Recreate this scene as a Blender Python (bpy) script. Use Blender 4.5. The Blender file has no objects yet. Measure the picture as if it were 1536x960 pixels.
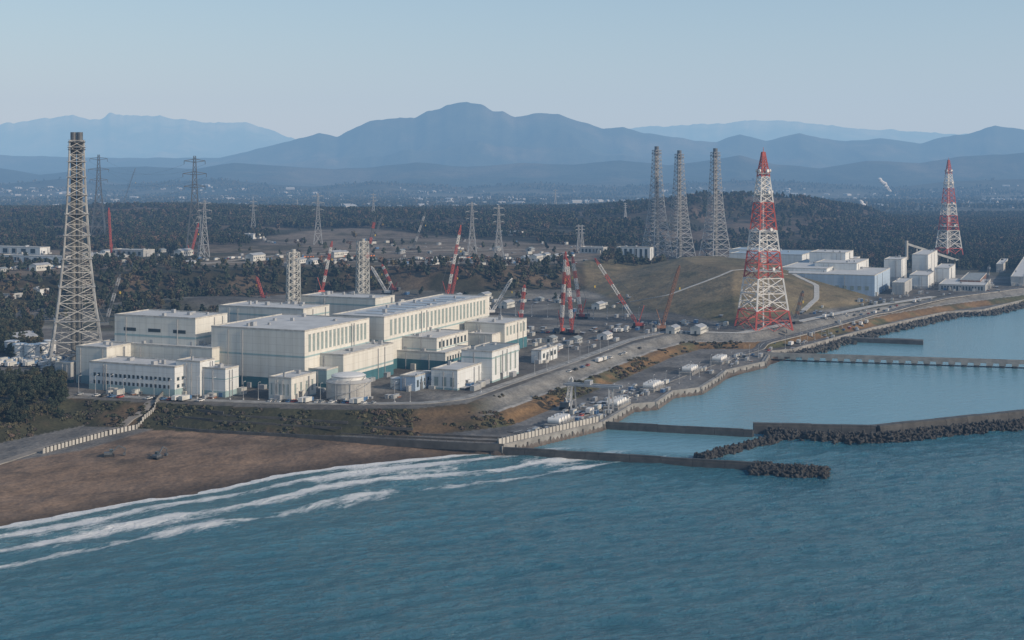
import bpy, math, random, time
import numpy as np
from mathutils import Vector, Quaternion
T0=time.time()
random.seed(7); rng=np.random.default_rng(7)
scene=bpy.context.scene
# ---------------------------------------------------------------- survey frame
# Site survey: station at (0,0,135 m). x east of station, y forward, z above sea.
H=135.0; F=2000.0; HY=265.0
def G(px,py,z=0.0):
    d=(H-z)*F/(py-HY); return ((px-768)*d/F, d)
def GX(px,d): return (px-768)*d/F
U=Vector((.39,.92,0)).normalized(); V=Vector((-U.y,U.x,0)); Z=Vector((0,0,1))

# ---------------------------------------------------------------- noise
def vnoise(x,y,seed=0):
    xi=np.floor(x).astype(np.int64); yi=np.floor(y).astype(np.int64)
    fx=x-xi; fy=y-yi; fx=fx*fx*(3-2*fx); fy=fy*fy*(3-2*fy)
    def h(a,b):
        n=(a*374761393+b*668265263+seed*974711)&0xffffffff
        n=((n^(n>>13))*1274126177)&0xffffffff
        n=n^(n>>16)
        return (n&0xffff)/65535.0
    return (h(xi,yi)*(1-fx)+h(xi+1,yi)*fx)*(1-fy)+(h(xi,yi+1)*(1-fx)+h(xi+1,yi+1)*fx)*fy
def fbm(x,y,o=4,seed=0):
    r=0;a=1;s=0
    for i in range(o):
        r=r+a*(vnoise(x*2**i+i*17.3,y*2**i+i*9.1,seed+i)*2-1); s+=a; a*=.5
    return r/s
def ridged(x,y,o=4,seed=0):
    r=0;a=1;s=0
    for i in range(o):
        r=r+a*(1-np.abs(vnoise(x*2**i+i*7.3,y*2**i+i*3.1,seed+i)*2-1)); s+=a; a*=.5
    return r/s
def sm(e0,e1,x):
    t=np.clip((x-e0)/(e1-e0),0,1); return t*t*(3-2*t)
def polyd(x,y,pts):
    best=np.full(x.shape,1e18)
    for (x0,y0),(x1,y1) in zip(pts[:-1],pts[1:]):
        dx,dy=x1-x0,y1-y0; l=dx*dx+dy*dy+1e-9
        t=np.clip(((x-x0)*dx+(y-y0)*dy)/l,0,1)
        best=np.minimum(best,(x-x0-t*dx)**2+(y-y0-t*dy)**2)
    return np.sqrt(best)
def sdpoly(x,y,poly):
    p=list(poly)+[poly[0]]
    d=polyd(x,y,p); ins=np.zeros(x.shape,bool)
    for (x0,y0),(x1,y1) in zip(p[:-1],p[1:]):
        if y0==y1: continue
        c=((y0>y)!=(y1>y))&(x<(x1-x0)*(y-y0)/(y1-y0)+x0); ins^=c
    return np.where(ins,d,-d)

# ---------------------------------------------------------------- site plan
WL=[G(a,b,0) for a,b in [(-900,900),(-400,840),(0,788),(100,772),(200,752),(330,733),(420,712),(500,700),(600,690),(700,680),(752,673)]]
QL=[G(a,b,4) for a,b in [(755,669),(905,634),(950,607),(985,604),(1010,587),(1052,582),(1078,566),(1090,556),(1148,543),(1158,527),(1190,524),(1310,492),(1420,468),(1475,465),(1536,450),(1700,425)]]
FAR=[(2600,3500),(30000,33000),(30000,60000),(-40000,60000),(-40000,3000)]
LAND=WL+[(30,700),(150,900),(260,1080),(600,1500),(900,1800)]+FAR+[(-3000,500)]
APR=QL+FAR+[G(-900,760,3.5),G(0,694,3.5),G(120,676,3.5),G(235,643,3.5),G(400,652,3.5),G(600,661,3.5)]
PL=[G(a,b,12) for a,b in [(-900,680),(-400,650),(-100,640),(60,612),(110,603),(250,606),(330,609),(470,614),(620,613),(700,605),(780,577),(870,545),(950,515),(1010,500),(1120,500),(1200,485),(1310,462),(1400,448),(1536,432),(1700,418)]]+FAR
UP=[G(a,b,35) for a,b in [(-900,440),(-400,430),(0,420),(100,415),(200,409),(330,405),(420,402),(550,400),(700,403),(850,398),(915,388)]]+[(150,1850),(170,2200),(330,2700),(900,3400),(900,9000),(-9000,9000),(-9000,2000)]
MO=[(75,1420),(112,1270),(140,1195),(185,1085),(262,1190),(350,1290),(400,1500),(330,1640),(200,1700),(80,1600)]
YD=[G(a,b,36) for a,b in [(300,398),(900,393),(905,368),(640,353),(520,347),(400,356)]]
STK=[(130,1700),(330,1700),(420,2080),(160,2080)]
def prof(xs): 
    a=np.array(xs,float); return a[:,0],a[:,1]
LAY=[ # (distance, front width, back width, crest profile)
 (31000,7000,6000,[(-900,190),(-300,180),(0,186),(60,178),(110,171),(135,178),(150,178),(165,166),(240,172),(300,181),(370,181),(400,190),(445,208),(520,235),(880,235),(940,190),(980,187),(1050,184),(1120,181),(1185,180),(1250,188),(1350,194),(1420,200),(1600,196),(2400,190)]),
 (16000,4200,3000,[(-900,225),(0,232),(180,236),(330,235),(370,226),(420,213),(455,205),(478,197),(505,203),(530,190),(555,177),(585,172),(600,170),(622,175),(640,164),(655,160),(672,154),(700,151),(722,155),(740,164),(755,163),(772,172),(800,168),(838,169),(855,176),(870,181),(905,190),(935,188),(960,198),(1000,203),(1045,209),(1075,212),(1110,200),(1150,210),(1200,198),(1235,205),(1270,209),(1320,205),(1380,212),(1415,203),(1455,196),(1492,186),(1536,191),(1700,200),(2400,210)]),
 (11000,2300,1500,[(-900,255),(0,252),(60,262),(140,252),(220,248),(290,252),(350,243),(430,249),(500,254),(560,250),(625,243),(700,250),(780,243),(860,246),(930,239),(1000,247),(1060,240),(1110,232),(1160,245),(1230,252),(1300,240),(1380,243),(1440,233),(1536,228),(1800,235),(2400,240)]),
 (8600,1100,900,[(-900,278),(0,276),(90,268),(170,277),(260,272),(330,268),(400,276),(470,280),(560,272),(700,281),(800,274),(900,281),(1000,276),(1130,270),(1250,276),(1330,283),(1420,272),(1536,268),(2400,272)]),
]
def height(x,y,info=False):
    t=x/np.maximum(y,1); px=768+F*t
    sl=sdpoly(x,y,LAND); sa=sdpoly(x,y,APR); sp=sdpoly(x,y,PL)
    su=sdpoly(x,y,UP); mo=sdpoly(x,y,MO)
    z=np.clip(sl*.055,-6,3.4)+np.where(sl>8,fbm(x/9,y/9,3,5)*.25,0)
    z=np.maximum(z,np.where(sa>0,3.5,np.maximum(3.5+sa*5,-6)))
    # terraced sea defence up to the platform
    s=np.clip((sp+30)/30,0,1)
    ter=3.5+8.5*(0.5*s+0.5*(sm(.12,.3,s)*.45+sm(.62,.92,s)*.55))
    z=np.where((sp>-30)&(sa>-8),np.maximum(z,ter),z)
    # inland
    roll=fbm(x/420,y/420,4,11)
    up=sm(-75,8,su)
    z=z+up*(22.5+roll*4*sm(0,200,su))
    z=np.where(mo>0,z+(30-22*up*0.9)*np.clip(mo/118,0,1)+.8*fbm(x/40,y/40,3,12)*sm(0,30,mo),z)
    # low dune hill bottom-left
    z=z+5.5*np.exp(-(((x+330)/95)**2+((y-715)/60)**2))
    z=z+10*np.exp(-(((x+560)/150)**2+((y-980)/90)**2))
    z=z+14*np.exp(-(((x+270)/120)**2+((y-1210)/60)**2))+9*np.exp(-(((x+60)/110)**2+((y-1420)/50)**2))
    # forested hills
    rd=np.interp(px,[-900,0,200,350,500,700,850,950,1050,1130,1230,1300,1400,1536,2400],[24,20,20,18,12,8,8,24,40,42,36,16,2,0,0])
    z=z+rd*np.exp(-((y-3050)/620)**2)*(1+.3*roll)
    z=z+sm(1850,2700,y)*(7*roll+3)*(1-sm(4200,5200,y))
    pl=12+4*fbm(x/900,y/900,3,31)
    z=np.where(y>3600,z+(pl-z)*sm(3600,4500,y),z)
    for k,(d0,wf,wb,pr) in enumerate(LAY):
        xs,ys=prof(pr); yy=np.interp(px,xs,ys)
        zt=H+(HY-yy)*d0/F
        zt=zt*(1+.03*fbm(t*d0/900+k*5,y*0+k,4,60+k)+.022*fbm(t*d0/170+k*5,y*0+k,3,64+k))
        wob=fbm(x/(wf*.8),y/(wf*.8),3,40+k)*wf*.12
        s=np.where(y<d0,np.clip((y+wob*np.clip((d0-y)/wf*2,0,1)-(d0-wf))/wf,0,1),np.clip(1-(y-d0)/wb,0,1))
        r=ridged(x/(wf*.30),y/(wf*.45),6,80+k)
        hh=14+(zt-14)*(s**1.05)*(1-.9*(1-s)**.6*(1.1-r)*1.3)
        z=np.where(s>0,np.maximum(z,hh),z)
    if info: return z,dict(sl=sl,sa=sa,sp=sp,su=su,mo=mo,t=t,px=px,up=up,roll=roll)
    return z
def hz(x,y): return float(height(np.array([x],float),np.array([y],float))[0])

# ---------------------------------------------------------------- materials
def nt(name):
    m=bpy.data.materials.new(name); m.use_nodes=True; t=m.node_tree; t.nodes.clear()
    o=t.nodes.new('ShaderNodeOutputMaterial'); b=t.nodes.new('ShaderNodeBsdfPrincipled')
    t.links.new(b.outputs[0],o.inputs[0]); return m,t,b
def N(t,k,**kw):
    n=t.nodes.new(k)
    for a,b in kw.items(): setattr(n,a,b)
    return n
def ramp(t,fac,stops):
    r=N(t,'ShaderNodeValToRGB'); e=r.color_ramp.elements
    while len(e)<len(stops): e.new(.5)
    for q,(p,c) in zip(e,stops):
        q.position=p; q.color=(c,c,c,1) if not isinstance(c,tuple) else (*c,1)
    t.links.new(fac,r.inputs[0]); return r.outputs[0]
def mixc(t,fac,a,b,mode='MIX'):
    n=N(t,'ShaderNodeMix',data_type='RGBA',blend_type=mode)
    for s,v in ((0,fac),(6,a),(7,b)):
        if isinstance(v,(float,int)): n.inputs[s].default_value=v
        elif isinstance(v,tuple): n.inputs[s].default_value=(*v,1)
        else: t.links.new(v,n.inputs[s])
    return n.outputs[2]
def noise(t,scale,detail=4,vec=None,rough=.55):
    n=N(t,'ShaderNodeTexNoise'); n.inputs['Scale'].default_value=scale; n.inputs['Detail'].default_value=detail; n.inputs['Roughness'].default_value=rough
    if vec is None:
        g=N(t,'ShaderNodeNewGeometry'); vec=g.outputs['Position']
    t.links.new(vec,n.inputs['Vector']); return n.outputs['Fac']
def mapping(t,vec,sc):
    m=N(t,'ShaderNodeMapping'); m.inputs['Scale'].default_value=sc; t.links.new(vec,m.inputs['Vector']); return m.outputs[0]
def mat(name,col,rough=.7,var=.25,scale=.3,metal=0,streak=False,trans=0):
    m,t,b=nt(name)
    g=N(t,'ShaderNodeNewGeometry').outputs['Position']
    if streak: g=mapping(t,g,(1,1,.12))
    f=noise(t,scale,5,g)
    lo=tuple(c*(1-var) for c in col); hi=tuple(min(1,c*(1+var*.7)) for c in col)
    t.links.new(ramp(t,f,[(.3,lo),(.7,hi)]),b.inputs['Base Color'])
    b.inputs['Roughness'].default_value=rough; b.inputs['Metallic'].default_value=metal
    return m
def wallmat(name,col):
    m,t,b=nt(name)
    P=N(t,'ShaderNodeNewGeometry').outputs['Position']
    dt=N(t,'ShaderNodeVectorMath',operation='DOT_PRODUCT'); dt.inputs[1].default_value=tuple(U+V); t.links.new(P,dt.inputs[0])
    sx=N(t,'ShaderNodeSeparateXYZ'); t.links.new(P,sx.inputs[0])
    cx=N(t,'ShaderNodeCombineXYZ'); t.links.new(dt.outputs['Value'],cx.inputs[0]); t.links.new(sx.outputs[2],cx.inputs[1])
    br=N(t,'ShaderNodeTexBrick'); br.offset=0; t.links.new(cx.outputs[0],br.inputs['Vector'])
    br.inputs['Scale'].default_value=1; br.inputs['Brick Width'].default_value=5.5; br.inputs['Row Height'].default_value=4.2
    br.inputs['Mortar Size'].default_value=.07; br.inputs['Bias'].default_value=.0
    br.inputs['Color1'].default_value=(*col,1); br.inputs['Color2'].default_value=(*[c*.95 for c in col],1); br.inputs['Mortar'].default_value=(*[c*.7 for c in col],1)
    st=noise(t,.35,5,mapping(t,P,(1,1,.1)))
    c=mixc(t,1.0,br.outputs['Color'],ramp(t,st,[(.25,(.86,.85,.83)),(.6,(1,1,1))]),'MULTIPLY')
    t.links.new(c,b.inputs['Base Color']); b.inputs['Roughness'].default_value=.65
    return m
M={}
M['cream']=wallmat('cream_wall',(.64,.63,.58)); M['white']=wallmat('white_wall',(.64,.66,.66)); M['blue']=wallmat('pale_blue_wall',(.36,.46,.58))
M['teal']=wallmat('teal_wall',(.05,.15,.18)); M['lteal']=wallmat('light_teal_wall',(.30,.41,.42)); M['greyw']=wallmat('grey_wall',(.38,.39,.39))
M['roof']=mat('flat_roof',(.46,.47,.47),.85,.15,.12); M['roofd']=mat('dark_roof',(.22,.25,.26),.8,.25,.2); M['roofb']=mat('blue_roof',(.27,.34,.41),.5,.15,.2); M['sky_l']=mat('roof_panel',(.33,.37,.41),.4,.2,.15)
M['glass']=mat('window_glass',(.05,.07,.08),.15,.3,.4); M['louver']=mat('louver_panel',(.24,.29,.28),.5,.2,.4)
M['conc']=mat('concrete',(.25,.245,.23),.9,.35,.15); M['concl']=mat('light_concrete',(.43,.42,.39),.9,.28,.3,streak=True); M['concd']=mat('dark_wet_concrete',(.07,.07,.068),.8,.45,.2)
M['asph']=mat('asphalt',(.10,.10,.10),.9,.25,.1); M['gravel']=mat('gravel_road',(.23,.205,.175),.95,.25,.15); M['line']=mat('road_paint',(.7,.7,.66),.7,.15,1)
M['steelw']=mat('white_steel',(.50,.50,.47),.5,.3,.15); M['steelg']=mat('galvanised_steel',(.33,.34,.35),.45,.25,.3); M['steeld']=mat('dark_steel',(.09,.10,.11),.5,.25,.3)
M['steelm']=mat('weathered_steel',(.41,.405,.385),.55,.35,.12)
M['red']=mat('red_paint',(.42,.08,.06),.5,.25,.2); M['rw']=mat('white_paint',(.62,.61,.59),.5,.15,.2)
M['stackg']=mat('stack_pipe',(.17,.17,.16),.6,.35,.15); M['rust']=mat('rusty_brown',(.2,.1,.06),.8,.3,.3)
M['orange']=mat('orange_paint',(.7,.22,.05),.5,.15,.5); M['yellow']=mat('yellow_paint',(.6,.42,.06),.5,.15,.5); M['bluep']=mat('blue_paint',(.07,.15,.28),.5,.15,.5)
M['black']=mat('rubber',(.03,.03,.03),.8,.2,1); M['tetra']=mat('tetrapod_concrete',(.045,.043,.04),.85,.5,.25); M['rock']=mat('rubble',(.075,.072,.065),.9,.5,.3)
M['tank']=mat('tank_white',(.64,.64,.62),.45,.1,.3,streak=True); M['pierc']=mat('weathered_pier',(.085,.08,.073),.9,.4,.2)
M['houset']=mat('house_render',(.20,.20,.205),.8,.45,.05)
def leafmat(name,a,b_):
    m,t,b=nt(name)
    f=noise(t,.5,3); oi=N(t,'ShaderNodeObjectInfo').outputs['Random']
    mm=N(t,'ShaderNodeMath',operation='ADD'); t.links.new(f,mm.inputs[0])
    m2=N(t,'ShaderNodeMath',operation='MULTIPLY_ADD'); t.links.new(oi,m2.inputs[0]); m2.inputs[1].default_value=.5; m2.inputs[2].default_value=-.25; t.links.new(m2.outputs[0],mm.inputs[1])
    c=ramp(t,mm.outputs[0],[(.25,a),(.75,b_)])
    # stands of different species: slow drift towards olive-brown across the forest
    st=ramp(t,noise(t,.0065,5,None,.6),[(.40,(1,1,1)),(.64,(1.75,1.4,1.3))])
    t.links.new(mixc(t,1.0,c,st,'MULTIPLY'),b.inputs['Base Color']); b.inputs['Roughness'].default_value=.85
    return m
M['leaf1']=leafmat('pine_foliage',(.016,.027,.018),(.042,.058,.034)); M['leaf2']=leafmat('broadleaf_foliage',(.032,.038,.022),(.08,.078,.042))
M['leaf3']=leafmat('bare_twig_foliage',(.046,.040,.031),(.100,.082,.062)); M['bark']=mat('bark',(.08,.065,.055),.9,.3,1)

# ---------------------------------------------------------------- mesh builder
class MB:
    def __init__(s): s.v=[];s.f=[];s.m=[]
    def box(s,c,size,ax=None,m=0):
        ax=ax or (Vector((1,0,0)),Vector((0,1,0)),Z); c=Vector(c); i=len(s.v)
        hx,hy,hz_=[q/2 for q in size]
        for k in ((-1,-1,-1),(1,-1,-1),(1,1,-1),(-1,1,-1),(-1,-1,1),(1,-1,1),(1,1,1),(-1,1,1)):
            s.v.append(tuple(c+ax[0]*(k[0]*hx)+ax[1]*(k[1]*hy)+ax[2]*(k[2]*hz_)))
        for q in ((0,3,2,1),(4,5,6,7),(0,1,5,4),(1,2,6,5),(2,3,7,6),(3,0,4,7)):
            s.f.append(tuple(i+a for a in q)); s.m.append(m)
    def beam(s,a,b,w,m=0,h=None):
        a=Vector(a);b=Vector(b);d=b-a;L=d.length
        if L<1e-4: return
        d/=L; r=Vector((0,0,1)) if abs(d.z)<.95 else Vector((1,0,0))
        x=d.cross(r).normalized(); y=x.cross(d).normalized()
        s.box((a+b)/2,(w,h or w,L),(x,y,d),m)
    def cyl(s,a,b,r0,r1=None,n=12,m=0):
        r1=r0 if r1 is None else r1
        a=Vector(a);b=Vector(b);d=(b-a).normalized(); r=Vector((0,0,1)) if abs(d.z)<.95 else Vector((1,0,0))
        x=d.cross(r).normalized(); y=d.cross(x).normalized(); i=len(s.v)
        for p,rr in ((a,r0),(b,r1)):
            for k in range(n):
                t=2*math.pi*k/n; s.v.append(tuple(p+x*(math.cos(t)*rr)+y*(math.sin(t)*rr)))
        for k in range(n):
            s.f.append((i+k,i+(k+1)%n,i+n+(k+1)%n,i+n+k)); s.m.append(m)
        s.f.append(tuple(i+k for k in reversed(range(n)))); s.m.append(m)
        s.f.append(tuple(i+n+k for k in range(n))); s.m.append(m)
    def dome(s,c,r,h,n=20,m=0):
        for k in range(3):
            a0=math.pi/2*k/3; a1=math.pi/2*(k+1)/3
            s.cyl(Vector(c)+Z*(h*math.sin(a0)),Vector(c)+Z*(h*math.sin(a1)),r*math.cos(a0),max(.05,r*math.cos(a1)),n,m)
    def face(s,pts,m=0):
        i=len(s.v); s.v+= [tuple(p) for p in pts]; s.f.append(tuple(range(i,i+len(pts)))); s.m.append(m)
    def build(s,name,mats,parent=None,loc=None,link=True):
        me=bpy.data.meshes.new(name)
        me.from_pydata(s.v,[],s.f); 
        for k in mats: me.materials.append(M[k])
        me.polygons.foreach_set('material_index',s.m); me.update()
        o=bpy.data.objects.new(name,me)
        if link: scene.collection.objects.link(o)
        if parent: o.parent=parent
        return o
def empty(name):
    o=bpy.data.objects.new(name,None); scene.collection.objects.link(o); o.empty_display_size=1; return o

def grid_mesh(name,X,Y,Zv):
    r,c=X.shape; me=bpy.data.meshes.new(name)
    co=np.stack([X,Y,Zv],-1).reshape(-1,3).astype(np.float32)
    idx=np.arange(r*c).reshape(r,c)
    q=np.stack([idx[:-1,:-1],idx[:-1,1:],idx[1:,1:],idx[1:,:-1]],-1).reshape(-1,4).astype(np.int32)
    me.vertices.add(len(co)); me.vertices.foreach_set('co',co.ravel())
    me.loops.add(q.size); me.loops.foreach_set('vertex_index',q.ravel())
    me.polygons.add(len(q)); me.polygons.foreach_set('loop_start',np.arange(0,q.size,4,dtype=np.int32))
    me.polygons.foreach_set('use_smooth',np.ones(len(q),bool))
    me.update(calc_edges=True)
    o=bpy.data.objects.new(name,me); scene.collection.objects.link(o); return o

# ---------------------------------------------------------------- terrain
ds=np.concatenate([np.linspace(330,560,40,endpoint=False),np.linspace(560,1200,250,endpoint=False),np.linspace(1200,1800,110,endpoint=False),np.geomspace(1800,8000,170,endpoint=False),np.geomspace(8000,38000,260)])
ts=np.linspace(-.62,.62,820)
TT,DD=np.meshgrid(ts,ds); XX=TT*DD; YY=DD
ZZ,I=height(XX,YY,True)
def lerp(a,b,k): k=k[...,None]; return a*(1-k)+b*k
C=lambda *c: np.array(c,float)
n1=fbm(XX/35,YY/35,4,101); n2=fbm(XX/160,YY/160,3,102); n3=fbm(XX/8,YY/8,3,103)
zero=np.zeros(XX.shape+(3,))
col=zero+C(.22,.155,.11)
wet=1-sm(2,24,I['sl']+n3*4+n1*5); col=lerp(col,C(.10,.076,.058),wet)
deb=sm(.0,.45,n1+.4*n3)*sm(28,60,I['sl']); col=lerp(col,C(.10,.08,.062),deb*.85)
for o_,w_ in ((38,1.5),(43,1.4),(58,1.8),(63,1.4)):
    col=lerp(col,C(.13,.095,.07)+0*col,np.exp(-((I['sl']-o_-5*n2)/w_)**2)*.6)
col=lerp(col,C(.17,.165,.157)+0*col,sm(-2,1,I['sa']))           # apron
col=lerp(col,C(.09,.087,.082)+0*col,sm(-2,1,I['sa'])*sm(-.1,.5,n1))
right=sm(700,760,I['px']+0*XX)
s=np.clip((I['sp']+30)/30,0,1); onsl=((I['sp']>-30)&(I['sp']<0)&(I['sa']>-6)).astype(float)
lf=lerp(zero+C(.05,.05,.03),C(.13,.088,.055),sm(-.05,.45,n1+.3*n3)*.8)
rt=lerp(zero+C(.19,.12,.06),C(.09,.092,.048),sm(-.1,.4,n1+.4*n3))
rt=np.where((s>.5)[...,None],C(.21,.205,.19)*(1+.25*n3[...,None]),rt)
rt=np.where(((s>.45)&(s<.52))[...,None],C(.33,.32,.30),rt)
col=lerp(col,lerp(lf,rt,right),onsl)
plat=(I['sp']>=0).astype(float)
pc=lerp(zero+C(.11,.105,.097),C(.20,.19,.172),sm(-.1,.45,n1+.5*n2))
pc=lerp(pc,C(.07,.07,.045),sm(.10,.35,n2)*.8)
col=lerp(col,pc,plat)
uc=lerp(zero+C(.055,.052,.033),C(.17,.135,.10),sm(.02,.3,n1*.6+n2))
col=lerp(col,uc,I['up']*plat)
slope=((I['su']>-75)&(I['su']<0)).astype(float); col=lerp(col,lerp(zero+C(.045,.043,.028),C(.115,.088,.06),sm(-.1,.4,n1)),slope)
far=sm(1750,2000,YY); col=lerp(col,lerp(zero+C(.048,.045,.031),C(.11,.085,.06),sm(0,.4,n2)),far)
yd=sm(-12,12,sdpoly(XX,YY,YD)+25*n1); col=lerp(col,lerp(zero+C(.17,.14,.11),C(.085,.075,.052),sm(0,.45,n1+.6*n2)),yd)
mm=sm(0,8,I['mo']); gc=lerp(zero+C(.135,.118,.066),C(.185,.148,.09),sm(-.3,.4,n2+.3*n1)); gc=lerp(gc,C(.075,.078,.042),sm(.15,.45,n1)*.6)
gc=lerp(gc,C(.20,.16,.10),np.exp(-((I['mo']%29-14)/1.6)**2)*.45)
col=lerp(col,gc,mm*(1-far))
hb_=np.exp(-(((XX-560)/420)**2+((YY-2900)/600)**2)); col=lerp(col,C(.12,.092,.07)+0*col,np.clip(hb_*1.3,0,1)*sm(-.3,.3,n1+n2))
pla=sm(4300,4700,YY)*(1-sm(8000,9000,YY)); col=lerp(col,lerp(zero+C(.08,.078,.06),C(.035,.042,.03),sm(-.1,.3,fbm(XX/600,YY/250,3,55))),pla)
mt=sm(7800,9000,YY); col=lerp(col,lerp(zero+C(.03,.037,.028),C(.07,.065,.05),sm(-.1,.5,fbm(XX/700,YY/700,6,57))),mt)
snow=sm(1000,1600,ZZ+400*fbm(XX/700,YY/700,4,58))*sm(20000,24000,YY); col=lerp(col,C(.45,.47,.5)+0*col,snow*.3)
ter=grid_mesh('terrain',XX,YY,ZZ)
ca=ter.data.color_attributes.new('zone','FLOAT_COLOR','POINT')
ca.data.foreach_set('color',np.concatenate([col,np.ones(XX.shape+(1,))],-1).astype(np.float32).ravel())
m,t,b=nt('terrain_ground'); at=N(t,'ShaderNodeAttribute',attribute_name='zone')
f1=noise(t,.7,6); f2=noise(t,.06,5); f3=noise(t,.0035,7,None,.65)
c=mixc(t,1.0,at.outputs['Color'],ramp(t,f1,[(.25,.7),(.75,1.3)]),'MULTIPLY'); c=mixc(t,1.0,c,ramp(t,f2,[(.3,.75),(.7,1.2)]),'MULTIPLY'); c=mixc(t,1.0,c,ramp(t,f3,[(.3,.7),(.7,1.25)]),'MULTIPLY')
t.links.new(c,b.inputs['Base Color']); b.inputs['Roughness'].default_value=.95; b.inputs['Specular IOR Level'].default_value=.15
bp=N(t,'ShaderNodeBump'); bp.inputs['Strength'].default_value=.5; bp.inputs['Distance'].default_value=.4; t.links.new(f1,bp.inputs['Height'])
bp2=N(t,'ShaderNodeBump'); bp2.inputs['Strength'].default_value=.5; bp2.inputs['Distance'].default_value=40; t.links.new(f3,bp2.inputs['Height']); t.links.new(bp.outputs[0],bp2.inputs['Normal']); t.links.new(bp2.outputs[0],b.inputs['Normal'])
ter.data.materials.append(m)
print('terrain',time.time()-T0)

# ---------------------------------------------------------------- sea
wd=np.concatenate([np.linspace(230,760,420,endpoint=False),np.geomspace(760,6000,160)])
wt=np.linspace(-.8,.9,760); WT,WD=np.meshgrid(wt,wd); WX=WT*WD; WY=WD
shore=-sdpoly(WX,WY,WL+[(40,690),(60,900),(-3000,2500),(-3000,600)])
HARB=[G(755,672),G(1130,692),G(1180,660),G(1310,655),G(1536,625),(700,800),(900,1700),(500,1500),(180,1050),(20,700)]
hb=sm(-6,14,sdpoly(WX,WY,HARB))
cr,sr=math.cos(.45),math.sin(.45); a=WX*cr+WY*sr; bq=-WX*sr+WY*cr
sw=fbm(a/40,bq/14,4,201)*1.0+fbm(a/9,bq/5,3,205)*.6
WZ=sw*(1-hb*.93)*(sm(-5,40,shore)*.85+.15)
brk=(np.exp(-((shore-24-5*fbm(a/50,bq/50,2,9))/4)**2)+np.exp(-((shore-46-6*fbm(a/50,bq/50,2,19))/4)**2))*.9*sm(-.3,.3,fbm(a/40,bq/30,2,10)); WZ=WZ+brk*(1-hb)
sea=grid_mesh('water',WX,WY,WZ)
# surf distance meanders so breaker lines are irregular
sh2=shore+4.5*fbm(WX/38,WY/38,3,301)*sm(3,20,shore)+7*fbm(WX/120,WY/120,2,305)*sm(8,40,shore)
for nm,arr in (('shore',sh2),('harbour',hb),('along',WX)):
    q=sea.data.attributes.new(nm,'FLOAT','POINT'); q.data.foreach_set('value',arr.astype(np.float32).ravel())
m,t,b=nt('sea_water')
P=N(t,'ShaderNodeNewGeometry').outputs['Position']
A=lambda n:N(t,'ShaderNodeAttribute',attribute_name=n).outputs['Fac']
sh=A('shore'); ha=A('harbour')
def MT(op,a,b2=None,c2=None,cl=False):
    n=N(t,'ShaderNodeMath',operation=op,use_clamp=cl)
    for i,v in enumerate((a,b2,c2)):
        if v is None: continue
        if isinstance(v,(int,float)): n.inputs[i].default_value=v
        else: t.links.new(v,n.inputs[i])
    return n.outputs[0]
rot=N(t,'ShaderNodeMapping'); rot.inputs['Rotation'].default_value=(0,0,-.45); t.links.new(P,rot.inputs['Vector'])
w1=noise(t,.16,6,mapping(t,rot.outputs[0],(.6,1.3,1)),.66); w2=noise(t,.75,5,mapping(t,rot.outputs[0],(.8,1.1,1)),.65); w3=noise(t,.012,6,mapping(t,rot.outputs[0],(.6,2,1)),.62)
hgt=MT('ADD',MT('MULTIPLY',w1,2.0),MT('MULTIPLY',w2,1.1))
bp=N(t,'ShaderNodeBump'); bp.inputs['Distance'].default_value=2.0; t.links.new(hgt,bp.inputs['Height']); t.links.new(MT('MULTIPLY_ADD',ha,-.85,1.0),bp.inputs['Strength']); t.links.new(bp.outputs[0],b.inputs['Normal'])
cx=N(t,'ShaderNodeCombineXYZ'); t.links.new(MT('DIVIDE',A('along'),10.),cx.inputs[0]); t.links.new(MT('DIVIDE',sh,5.),cx.inputs[1])
fn=noise(t,1.,9,cx.outputs[0],.80)
big=noise(t,.022,3,P)
pr=ramp(t,MT('DIVIDE',sh,80.,cl=True),[(0,.92),(.04,.80),(.075,.52),(.12,.44),(.17,.72),(.22,.60),(.28,.42),(.37,.44),(.42,.72),(.47,.58),(.55,.40),(.62,.40),(.68,.62),(.73,.46),(.82,.26),(.95,0.0)])
pr=MT('ADD',pr,MT('MULTIPLY_ADD',big,.9,-.45))
foam=MT('MULTIPLY',MT('SUBTRACT',MT('ADD',fn,pr),1.0),6.0,cl=True)
cap=MT('MULTIPLY',MT('SUBTRACT',noise(t,.05,8,mapping(t,rot.outputs[0],(.5,2.2,1)),.7),.735),14.,cl=True)
foam=MT('MULTIPLY',MT('MAXIMUM',foam,MT('MULTIPLY',cap,.5)),MT('SUBTRACT',1.0,ha))
turb=ramp(t,MT('DIVIDE',sh,110.,cl=True),[(0,1.),(.35,.55),(1,0.)])
basec=mixc(t,ha,ramp(t,w3,[(.3,(.026,.130,.190)),(.7,(.045,.180,.248))]),(.125,.285,.35))
basec=mixc(t,MT('MULTIPLY',turb,MT('MULTIPLY',.6,MT('SUBTRACT',1.0,ha))),basec,(.11,.225,.255))
fin=mixc(t,foam,basec,(.82,.84,.84)); t.links.new(fin,b.inputs['Base Color'])
t.links.new(MT('MULTIPLY_ADD',foam,.6,.14),b.inputs['Roughness']); b.inputs['IOR'].default_value=1.33
sea.data.materials.append(m)
print('sea',time.time()-T0)

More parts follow.
